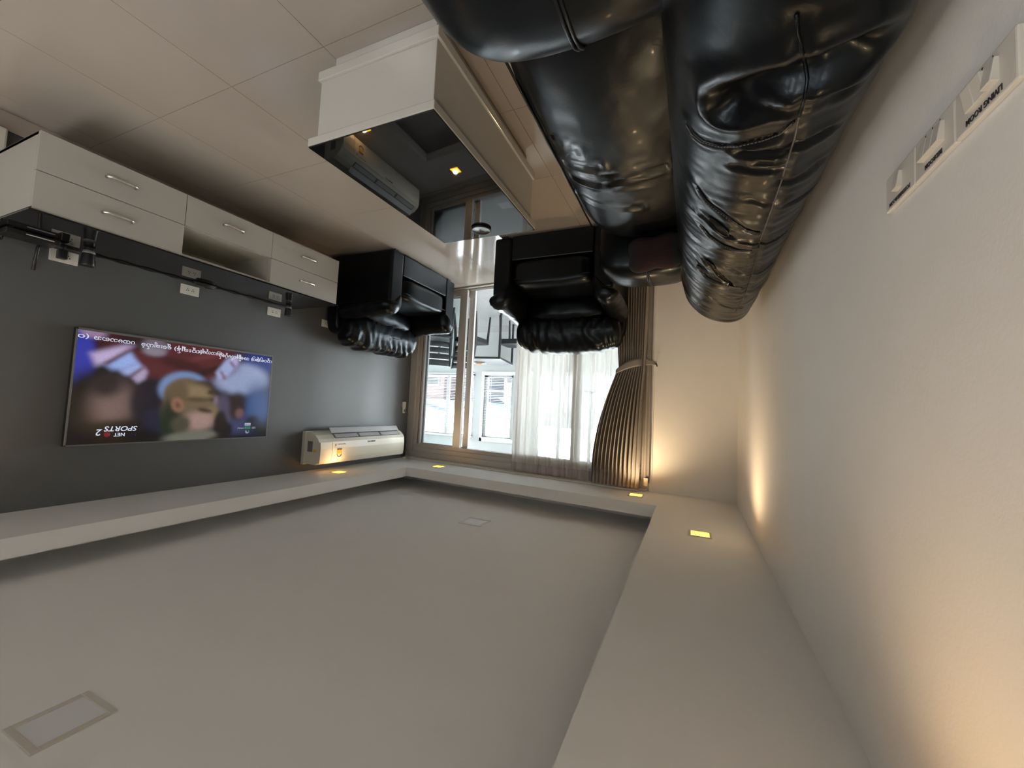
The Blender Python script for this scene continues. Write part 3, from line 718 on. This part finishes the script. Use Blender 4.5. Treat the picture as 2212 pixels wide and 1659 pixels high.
def switch(y0, y1, label, words, keys, size):
    t = thing('light_switch', label, 'switch', (XL, (y0+y1)/2, 1.008), 0, 'light switches above the sofa'); hw = (y1-y0)/2-.001
    box('plate', 0, .009, -hw, hw, -.034, .034, 'plate_white', t, .0025)
    n = len(keys); kw = .021
    for k, on in enumerate(keys):
        c = (k-(n-1)/2)*kw
        M = Matrix.Translation((.009, c, -.004)) @ Matrix.Rotation(math.radians(9 if on else -9), 4, 'Y')
        box('rocker', -.003, .007, -kw/2+.0004, kw/2-.0004, -.016, .016, 'plate_white', t, .001, M=M)
        if n > 1: text('number', str(k+1), .007, 'print_dark', t, frameM(Vector((.0094, c, -.0265)), (0, 1, 0), (0, 0, 1)))
    text('caption', words, size, 'print_dark', t, frameM(Vector((.0094, 0, .024)), (0, 1, 0), (0, 0, 1)), sx=1.0, off=.0002)
switch(.650, .776, 'white wall switch marked LIVING ROOM', 'LIVING ROOM', (True, False, False), .0115)
switch(.776, .893, 'white wall switch marked BEDROOM', 'BEDROOM', (True, True, True), .0105)
switch(.893, 1.008, 'white wall switch with one narrow rocker, beside the BEDROOM switch', 'FOYER/BEDROOM', (True,), .0100)
rm = thing('remote_control', 'white remote control in a holder on the grey wall beside the window frame', 'remote', (XR, 4.245, 1.44))
box('holder', -.028, 0, -.028, .028, 0, .075, 'plate_white', rm, .008); box('handset', -.024, -.006, -.022, .022, .03, .145, 'ac_white', rm, .006); box('display', -.0252, -.0235, -.014, .014, .095, .13, 'label_grey', rm)
struct(box('trim_3', XR-.07, XR-.0005, .30, .797, .112, .62, 'plate_white', bev=.01))

# ------------------------------------------------------------------ television
tv = thing('television', 'wall-mounted flat television showing a football broadcast, above the white cabinet', 'television')
TY0_, TY1_, TZ0, TZ1, TX = 1.141, 2.385, 1.098, 1.807, 3.345
box('case', TX, TX+.035, TY0_, TY1_, TZ0, TZ1, 'black_plastic', tv, .004); box('bracket', TX+.03, XR, 1.5, 2.0, 1.3, 1.65, 'black_plastic', tv)
bm = bmesh.new(); b_ = .009
for q in ((TY0_, TY1_, TZ0, TZ0+.014), (TY0_, TY1_, TZ1-b_, TZ1), (TY0_, TY0_+b_, TZ0, TZ1), (TY1_-b_, TY1_, TZ0, TZ1)): add_box(bm, TX-.004, TX+.004, *q, .0012, 1)
bmobj('bezel', bm, 'aluminium_dark', tv)
NA, NB = 300, 170
ya, yb, za, zb = TY0_+b_, TY1_-b_, TZ0+.014, TZ1-b_
def zoom_ab(x, y):
    a = (x-230)/1840
    for _ in range(4):
        b = (y-(95+255*a))/((1190-65*a)-(95+255*a)); xl, xr = 230-135*b, 2070-75*b; a = (x-xl)/(xr-xl)
    return a, b
A, B = np.meshgrid(np.linspace(0, 1, NA+1), np.linspace(0, 1, NB+1), indexing='ij'); ASP = 1.78
img = np.zeros((NA+1, NB+1, 3)); img[:] = lin((24, 22, 26))
def blob(x, y, rx, ry, col, soft=.5, rot=0, op=1.):
    a0, b0 = zoom_ab(x, y); da = (A-a0)*1.78; db = (B-b0); ca, sa = math.cos(math.radians(rot)), math.sin(math.radians(rot))
    u = (da*ca+db*sa)/(rx/1030); w = (-da*sa+db*ca)/(ry/1030); r = np.sqrt(u*u+w*w)
    k = np.clip((1+soft*.5-r)/max(.01, soft), 0, 1); k = k*k*(3-2*k)*op; img[:] = img*(1-k[..., None])+np.array(lin(col))*k[..., None]
def quad(pts, col, soft=.012):
    pp = [zoom_ab(*p) for p in pts]; pp = [(a*1.78, b) for a, b in pp]; ar = sum(pp[i][0]*pp[(i+1) % len(pp)][1]-pp[(i+1) % len(pp)][0]*pp[i][1] for i in range(len(pp))); d = np.full(A.shape, 1e9)
    for i in range(len(pp)):
        (x0, y0), (x1, y1) = pp[i], pp[(i+1) % len(pp)]; L_ = math.hypot(x1-x0, y1-y0); s_ = ((x1-x0)*(B-y0)-(y1-y0)*(A*1.78-x0))/L_*(1 if ar > 0 else -1); d = np.minimum(d, s_)
    k = np.clip(d/soft+.5, 0, 1); img[:] = img*(1-k[..., None])+np.array(lin(col))*k[..., None]
blob(1650, 350, 420, 160, (60, 50, 62), .8); blob(1880, 420, 200, 150, (28, 48, 125), .6); blob(1680, 560, 330, 190, (142, 156, 196), .55); blob(1880, 850, 170, 290, (52, 82, 136), 1.2); blob(1620, 1010, 260, 110, (58, 64, 104), 1.2); blob(1980, 1080, 200, 120, (20, 20, 26), 1.2); blob(1440, 900, 110, 230, (70, 66, 95), .7); blob(1450, 1060, 110, 110, (20, 20, 30), .6)
blob(1820, 980, 90, 70, (38, 40, 58), .7); blob(1625, 830, 90, 160, (50, 40, 40), .9); blob(1650, 900, 50, 60, (110, 78, 82), .8)
blob(1000, 330, 620, 270, (86, 30, 38), .4); blob(700, 200, 200, 80, (45, 26, 34), .7); blob(1080, 430, 260, 60, (62, 22, 28), .8, 12); blob(1290, 480, 240, 26, (46, 16, 22), .8, -28); blob(1150, 560, 220, 20, (52, 18, 24), .8, -30); blob(1300, 330, 200, 30, (105, 44, 50), .8, -20)
blob(225, 420, 95, 330, (34, 44, 168), .5); blob(330, 120, 90, 50, (150, 120, 160), .8)
quad([(300, 320), (560, 230), (610, 240), (420, 400), (330, 440)], (188, 168, 214), .05); quad([(400, 430), (590, 290), (650, 400), (520, 470), (440, 480)], (140, 170, 236), .04); quad([(500, 480), (650, 400), (690, 440), (580, 530), (530, 520)], (150, 168, 226), .03)
quad([(590, 540), (700, 440), (725, 490), (700, 560), (640, 600)], (168, 152, 190), .03); quad([(380, 410), (590, 270), (605, 285), (420, 425)], (78, 30, 44), .02); quad([(570, 530), (690, 435), (700, 450), (590, 545)], (80, 30, 44), .02)
quad([(1380, 490), (1500, 360), (1620, 330), (1640, 400), (1520, 520), (1400, 570)], (152, 164, 214), .03); quad([(1540, 350), (1640, 335), (1600, 440), (1560, 400)], (176, 160, 206), .03); quad([(1420, 480), (1440, 470), (1490, 550), (1470, 565)], (110, 48, 60), .02); quad([(1530, 390), (1550, 380), (1600, 430), (1580, 445)], (110, 48, 60), .02)
blob(800, 240, 110, 85, (112, 96, 112), .6); blob(790, 290, 90, 40, (132, 126, 140), .9)
blob(330, 780, 260, 300, (19, 18, 21), .6); blob(440, 800, 150, 200, (112, 88, 86), 1.3); blob(400, 620, 110, 110, (34, 28, 34), 1.2); blob(770, 790, 190, 230, (17, 18, 38), .4); blob(500, 1080, 380, 120, (18, 16, 20), .6); blob(830, 960, 160, 130, (26, 30, 56), .7)
blob(1060, 660, 240, 190, (104, 134, 184), .25); blob(1070, 720, 215, 195, (104, 88, 62), .2); blob(1240, 640, 110, 80, (56, 46, 40), .6)
blob(1120, 850, 265, 285, (106, 90, 68), .35); blob(930, 880, 90, 200, (50, 52, 40), 1.); blob(1330, 900, 70, 90, (120, 102, 72), .6); blob(1150, 700, 150, 90, (132, 112, 80), .8); blob(1170, 760, 130, 30, (80, 72, 46), .8); blob(1200, 970, 150, 100, (160, 128, 120), 1.1); blob(900, 980, 90, 170, (34, 46, 34), .7); blob(1000, 700, 90, 120, (96, 80, 56), .8)
blob(985, 815, 55, 78, (146, 104, 78), .5, -20); blob(985, 815, 24, 40, (100, 66, 48), 1, -20); blob(1320, 690, 34, 22, (52, 38, 34), .6); blob(1335, 765, 44, 16, (60, 44, 36), .6, 12); blob(1255, 870, 80, 22, (58, 44, 32), .6, 10); blob(1375, 770, 22, 50, (120, 100, 120), .7); blob(1120, 1120, 260, 60, (106, 108, 96), .6, -4); blob(1010, 1000, 90, 90, (74, 70, 56), .8); blob(1420, 990, 70, 140, (22, 22, 28), .5)
def blur(a, n):
    for ax in (0, 1):
        acc = sum(np.roll(np.pad(a, [(n, n)]*2+[(0, 0)], 'edge'), k, ax) for k in range(-n, n+1)); a = (acc/(2*n+1))[n:-n, n:-n]
    return a
img = blur(blur(img, 2), 2); gy = img.mean(axis=2, keepdims=True); img = img*.76+gy*.13
rs = np.random.RandomState(3); img *= (1+.06*rs.randn(*img.shape[:2])[..., None]); img = np.clip(img, 0, 1)
vs = [(TX-.0015, ya+(yb-ya)*i/NA, za+(zb-za)*j/NB) for i in range(NA+1) for j in range(NB+1)]
fs = [(i*(NB+1)+j, (i+1)*(NB+1)+j, (i+1)*(NB+1)+j+1, i*(NB+1)+j+1) for i in range(NA) for j in range(NB)]
m = bpy.data.materials.new('screen'); m.use_nodes = True; nt = m.node_tree; at = nt.nodes.new('ShaderNodeAttribute'); at.attribute_name = 'picture'; bb = nt.nodes['Principled BSDF']
bb.inputs['Base Color'].default_value = (.004, .004, .005, 1); bb.inputs['Roughness'].default_value = .12; nt.links.new(at.outputs['Color'], bb.inputs['Emission Color']); bb.inputs['Emission Strength'].default_value = .24; MATS['screen'] = m
scr = pyobj('screen', vs, fs, 'screen', tv)
ca = scr.data.color_attributes.new('picture', 'FLOAT_COLOR', 'POINT'); ca.data.foreach_set('color', np.concatenate([img.reshape(-1, 3), np.ones((len(vs), 1))], axis=1).ravel())
for nm, c, e in (('glow_white', (.75, .80, .95), .75), ('glow_navy', (.01, .01, .04), .3), ('glow_green', (.02, .22, .13), .8), ('glow_pale', (.55, .58, .75), .7), ('glow_red', (.22, .02, .025), .6), ('glow_dark', (.03, .03, .08), .4), ('glow_amber', (.5, .25, .1), .5)):
    mat(nm, (0, 0, 0), .6, emit=c, estr=e*.26)
def scrM(zx, zy, dx=0.):
    a, b = zoom_ab(zx, zy); return frameM(Vector((TX-.003-dx, ya+(yb-ya)*a, za+(zb-za)*b)), (0, -1, 0), (0, 0, 1))
def stext(name, body, zx, zy, size, m, **k): return text(name, body, size, m, scr, scrM(zx, zy), **k)
stext('channel_name', 'SPORTS', 497, 1038, .044, 'glow_white', sx=1.08, shear=.2, off=.0006); stext('channel_name', 'NET', 478, 1096, .030, 'glow_white', off=.0006); stext('channel_name', 'SKY', 575, 1096, .026, 'glow_dark'); stext('channel_number', '2', 328, 1072, .055, 'glow_white', shear=.2, off=.0006)
def disc(name, zx, zy, r, m): 
    o = lathe(name, [(r, 0), (r, .0006)], m, scr, 20); o.data.transform(scrM(zx, zy)); return o
disc('channel_globe', 383, 1095, .016, 'glow_red')
def plate(name, zx, zy, w, h, m, d=0.):
    o = box(name, -w/2, w/2, -h/2, h/2, -.0002, .0002, m, scr); o.data.transform(scrM(zx, zy, -.0008+d)); return o
plate('score_bar', 1752, 1045, .145, .021, 'glow_navy'); plate('score_clock', 1752, 1008, .048, .021, 'glow_pale', .0002); plate('score_result', 1748, 1042, .048, .021, 'glow_green', .0002)
stext('score_text', '43:08', 1752, 1008, .019, 'glow_navy'); stext('score_text', '2-0', 1748, 1042, .021, 'glow_navy'); stext('score_text', 'LEI', 1828, 1042, .020, 'glow_pale'); stext('score_text', 'WHU', 1665, 1045, .020, 'glow_pale')
bm = bmesh.new()
add_tube(bm, [(.014*math.cos(a), .016*math.sin(a)-.004, 0) for a in np.linspace(-.6, 3.6, 14)], .0012, 5); add_tube(bm, [(-.006, .004, 0), (.004, .006, 0), (.008, 0, 0)], .002, 5); add_tube(bm, [(.004, -.006, 0), (.009, -.003, 0)], .002, 5)
o = bmobj('league_mark', bm, 'glow_pale', scr); o.data.transform(scrM(1745, 1082))
SUB = [('\u101a\u1030\u101d\u1031 (\u1040\u1042', 1935, 385, .17), ('\u1042\u1047\u1040) \u1021\u1019\u103b\u102d\u102f', 1790, 368, .2), ('\u1021\u1014\u1039\u1010\u102d\u1019\u1015\u103d\u1032\u1005\u1009\u103a', 1540, 336, .2), ('\u1015\u1012\u1031\u101e\u101c\u1030\u1019\u103b\u102c\u1038', 1330, 300, .18), ('(\u1011\u1030\u1038\u1001\u103b\u103d\u1014\u103a)', 1100, 275, .18), ('\u101b\u103d\u1031\u1038\u1001\u103b\u101a\u103a\u1001\u1036', 810, 235, .17), ('\u1015\u1011\u1019\u101e\u1031\u102c\u1021', 480, 190, .2), ('(\u1040', 258, 160, .05)]
for body, zx, zy, wid in SUB:
    o = stext('subtitle', body, zx, zy, .036, 'glow_white', off=.0003)
    c = [v.co.y for v in o.data.vertices]
    if c:
        a, b = zoom_ab(zx, zy); y0 = ya+(yb-ya)*a; k = wid/max(.001, max(c)-min(c)); mid = (max(c)+min(c))/2
        for v in o.data.vertices: v.co.y = y0+(v.co.y-mid)*k
settle(tv, (XR, 1.763, TZ0))

# ------------------------------------------------------------------ air conditioner
ac = thing('air_conditioner', 'white split air conditioner with open louvre on the grey wall under the soffit', 'air conditioner')
Y0, Y1 = 2.80, 4.035
pf = [(3.395, 2.075), (3.22, 2.078), (3.195, 2.06), (3.185, 2.02), (3.182, 1.93), (3.188, 1.865), (3.205, 1.835), (3.245, 1.80), (3.30, 1.78), (3.395, 1.775)]
def extrude(name, p, y0, y1, m, parent):
    n = len(p); v = [(x, y0, z) for x, z in p]+[(x, y1, z) for x, z in p]; f = [tuple(range(n)), tuple(range(n, 2*n))]+[(i, (i+1) % n, n+(i+1) % n, n+i) for i in range(n)]
    return pyobj(name, v, f, m, parent)
body = extrude('body', pf, Y0, Y1, 'ac_white', ac)
extrude('back_plate', [(3.40, 2.085), (3.365, 2.085), (3.365, 1.77), (3.40, 1.77)], Y0-.012, Y1+.008, 'plate_white', ac)
fp = [(3.183, 2.066), (3.176, 2.02), (3.173, 1.93), (3.179, 1.866), (3.187, 1.866), (3.182, 1.93), (3.185, 2.02), (3.195, 2.06)]
pnl = extrude('front_panel', fp, Y0+.15, Y1-.012, 'ac_white', ac)
extrude('end_cap', [(x-.003, z) for x, z in fp], Y0+.006, Y0+.142, 'ac_white', ac)
extrude('outlet', [(3.202, 1.833), (3.257, 1.787), (3.266, 1.799), (3.212, 1.844)], Y0+.20, Y1-.06, 'aluminium_dark', ac)
M = Matrix.Translation((3.262, 0, 1.786)) @ Matrix.Rotation(math.radians(12), 4, 'Y')
box('louvre', -.012, .05, Y0+.18, Y1-.05, -.028, -.022, 'ac_grey', ac, .002, M=Matrix.Translation((3.268, 0, 1.79)) @ Matrix.Rotation(math.radians(55), 4, 'Y'))
for k in range(3):
    a_ = Y0+.20+k*(Y1-Y0-.26)/3
    extrude('vane', [(3.205, 1.823), (3.238, 1.796), (3.246, 1.806), (3.214, 1.834)], a_+.012, a_+(Y1-Y0-.26)/3-.014, 'ac_grey', ac)
def acM(y, z, x=3.1715): return frameM(Vector((x, y, z)), (0, -1, 0), (0, 0, 1))
bm = bmesh.new(); add_box(bm, 3.1705, 3.175, Y0+.205, Y0+.265, 1.945, 1.985); o = bmobj('energy_label', bm, 'label_yellow', pnl)
box('energy_label_top', 3.170, 3.1745, Y0+.205, Y0+.265, 1.937, 1.945, 'print_dark', pnl)
bm = bmesh.new(); add_tube(bm, [(3.1735+.0*a, Y0+.235+.028*math.cos(a), 1.985+.030*math.sin(a)) for a in np.linspace(.15, 3.0, 12)], .0035, 5); bmobj('energy_dial', bm, 'print_dark', pnl)
text('brand_name', 'SAMSUNG', .026, 'print_dark', pnl, acM(3.47, 1.885, 3.1735), off=.0006); text('feature_name', 'Digital Inverter', .016, 'print_dark', pnl, acM(3.06, 1.893, 3.173)); text('feature_name', '8', .032, 'print_dark', pnl, acM(2.985, 1.897, 3.173))
box('rating_label', 3.27, 3.335, Y0-.0015, Y0+.001, 1.86, 1.96, 'label_grey', body); box('yellow_tag', 3.222, 3.262, Y0-.0015, Y0+.001, 1.935, 1.96, 'label_yellow', body)
settle(ac, (XR, 3.417, 1.77))

# ------------------------------------------------------------------ curtains
tr = thing('curtain_track', 'white curtain track fixed under the soffit along the window', 'curtain track'); tr.matrix_world = WM @ Matrix.Translation((0, 0, ZC))
box('rail', .775, 3.72, -.10, -.055, -.018, -.001, 'plate_white', tr, .003); box('rail', .72, 3.74, -.05, -.015, -.022, -.001, 'plate_white', tr, .003)
sh = thing('sheer_curtain', 'white pleated sheer curtain half drawn across the window', 'curtain'); sh.matrix_world = WM.copy()
def shf(u, v):
    s_ = .93+(2.165-.93)*u; z = .015+(2.075-.015)*v
    ph = u*2*math.pi*17+1.3*nz(u*9, v*1.2, 2)+.8*nz(u*23, 0, 5); amp = .016*(1-.2*v)
    return (s_+.010*math.sin(ph*.5+1)+.006*(1-v)*nz(u*6, v*2), -.030+amp*math.sin(ph)+.006*nz(u*14, v*3), z)
grid('cloth', shf, 420, 26, 'sheer', sh)
def shh(u, v):
    x, d, z = shf(u, 1.0-.0); return (x, d-.0015, 2.035+.095*v)
grid('header_tape', shh, 420, 3, mat('sheer_tape', (.48, .43, .44), .9), sh)
dr = thing('drape', 'dark grey-brown pleated drape gathered by a tieback beside the white wall', 'curtain'); dr.matrix_world = WM.copy()
def edge_l(z):
    if z > 1.02: t = min(1, (z-1.02)/(2.12-1.02)); return .985+.235*(1-(1-t)**2.1)
    t = (1.02-z)/1.02; return .985+.05*t
def edge_r(z):
    if z > 1.02: return .735+.03*(z-1.02)
    return .735-.02*(1.02-z)
def drf(u, v):
    z = .01+2.115*v; a, b = edge_r(z), edge_l(z); top = ss(1.9, 2.06, z)
    uu = u+.012*nz(u*11, z*.9, 3); ph = 2*math.pi*12.5*uu+.9*nz(u*8, z*1.1, 7)
    amp = .032+.010*math.exp(-((z-1.5)/.5)**2)-.014*math.exp(-((z-1.02)/.15)**2)
    d = -.108+amp*math.sin(ph)*(1-.45*top)+.010*top*math.sin(2*ph+.6)*math.sin((z-1.9)*22)
    sx = a+(b-a)*u+.006*math.sin(ph*2)*(.6+.4*top)
    return (sx, d, z)
grid('cloth', drf, 420, 90, 'drape', dr)
def bandf(u, v):
    t = u; s_ = 1.005-.335*t; z = (1.075-.095*t+.035*math.sin(t*math.pi)*-1)+(v-.5)*(.075-.045*abs(2*t-1)**2); return (s_, -.150+.135*t**3-.01*math.sin(t*math.pi)+.03*(t < .02), z)
grid('tieback', bandf, 24, 4, 'drape_band', dr, thick=.006)
tube('tieback_hook', [(.668, -.004, .985), (.662, -.03, .985), (.655, -.036, 1.00), (.652, -.028, 1.012)], .006, 'black_plastic', dr)
lp = grid('lining', lambda u, v: (.695+.07*u, -.05+.012*math.sin(u*9), .02+2.05*v), 10, 12, 'drape_band', dr)
tb = box('lining_tab', .70, .735, -.07, -.064, 2.03, 2.10, 'plate_white', dr)

# ------------------------------------------------------------------ sunroom dining set
tb = thing('dining_table', 'sunroom dining table with white top on a thin black frame', 'table', (3.462, 5.882, 0), math.radians(-10))
TLX, TLY = .70, .42
box('table_top', -TLX+.004, TLX-.004, -TLY+.004, TLY-.004, .706, .720, 'table_white', tb, .002)
for q in ((-TLX, TLX, -TLY, -TLY+.03), (-TLX, TLX, TLY-.03, TLY), (-TLX, -TLX+.03, -TLY, TLY), (TLX-.03, TLX, -TLY, TLY)): box('frame_bar', *q, .680, .706, 'oiled_wood', tb, .002)
for a in (-1, 1):
    for b in (-1, 1): box('leg', a*(TLX-.018)-.016, a*(TLX-.018)+.016, b*(TLY-.018)-.016, b*(TLY-.018)+.016, 0, .682, 'oiled_wood', tb, .002)
tt = tb.matrix_basis
pp = thing('food_plate', 'white plate of orange food on the sunroom dining table', 'plate', (3.27, 5.98, .720))
lathe('dish', [(.06, 0), (.07, .004), (.12, .016), (.125, .019), (.118, .019), (.065, .008), (.001, .007)], 'porcelain', pp, 28)
for k in range(4):
    a = k*1.7; puff('food', (.03*math.cos(a), .03*math.sin(a), .022), (.035, .02, .014), 'orange_food', pp, 2.3, 5)
def chair(label, loc, rz):
    t = thing('dining_chair', label, 'chair', loc, rz, 'dark chairs round the sunroom table')
    def sf_(q, w):
        w.z -= .02*(1-q.x*q.x)*(1-q.y*q.y)*(q.z > 0); return w
    puff('seat', (0, .0, .445), (.225, .215, .017), 'oiled_wood', t, 7, 10, sf_)
    bm = bmesh.new()
    for q in ((-.19, .19, -.185, -.165), (-.19, .19, .165, .185), (-.195, -.175, -.18, .18), (.175, .195, -.18, .18)): add_box(bm, *q, .375, .432, .003, 1)
    bmobj('apron', bm, 'oiled_wood', t)
    for s_ in (-1, 1):
        tube('leg', [(s_*.205, .205, 0), (s_*.185, .18, .43)], [.014, .022], 'oiled_wood', t, 8)
        tube('leg', [(s_*.20, -.235, 0), (s_*.19, -.20, .22), (s_*.185, -.185, .44), (s_*.182, -.205, .65), (s_*.178, -.255, .89)], [.015, .021, .025, .022, .016], 'oiled_wood', t, 8)
    for k, (z, hgt) in enumerate(((.56, .075), (.655, .075), (.75, .075), (.845, .085))):
        yo = -.188-.0*k-(.012 if z > .6 else 0)-(max(0, z-.62))*.22
        grid('back_slat', lambda u, v, z=z, hgt=hgt, yo=yo: (-.178+.356*u, yo-.022*math.sin(math.pi*u)-.22*(v-.5)*hgt, z+(v-.5)*hgt), 10, 2, 'oiled_wood', t, thick=.014)
    return t
chair('dark slat-back chair tucked under the near long side of the sunroom table', (3.235, 5.63, 0), math.radians(2))
chair('dark slat-back chair turned askew, closest to the sunroom doorway', (3.57, 5.15, 0), math.radians(-42))
chair('dark chair at the narrow end of the sunroom table, beside the sheer curtain', (2.60, 5.93, 0), math.radians(-92))
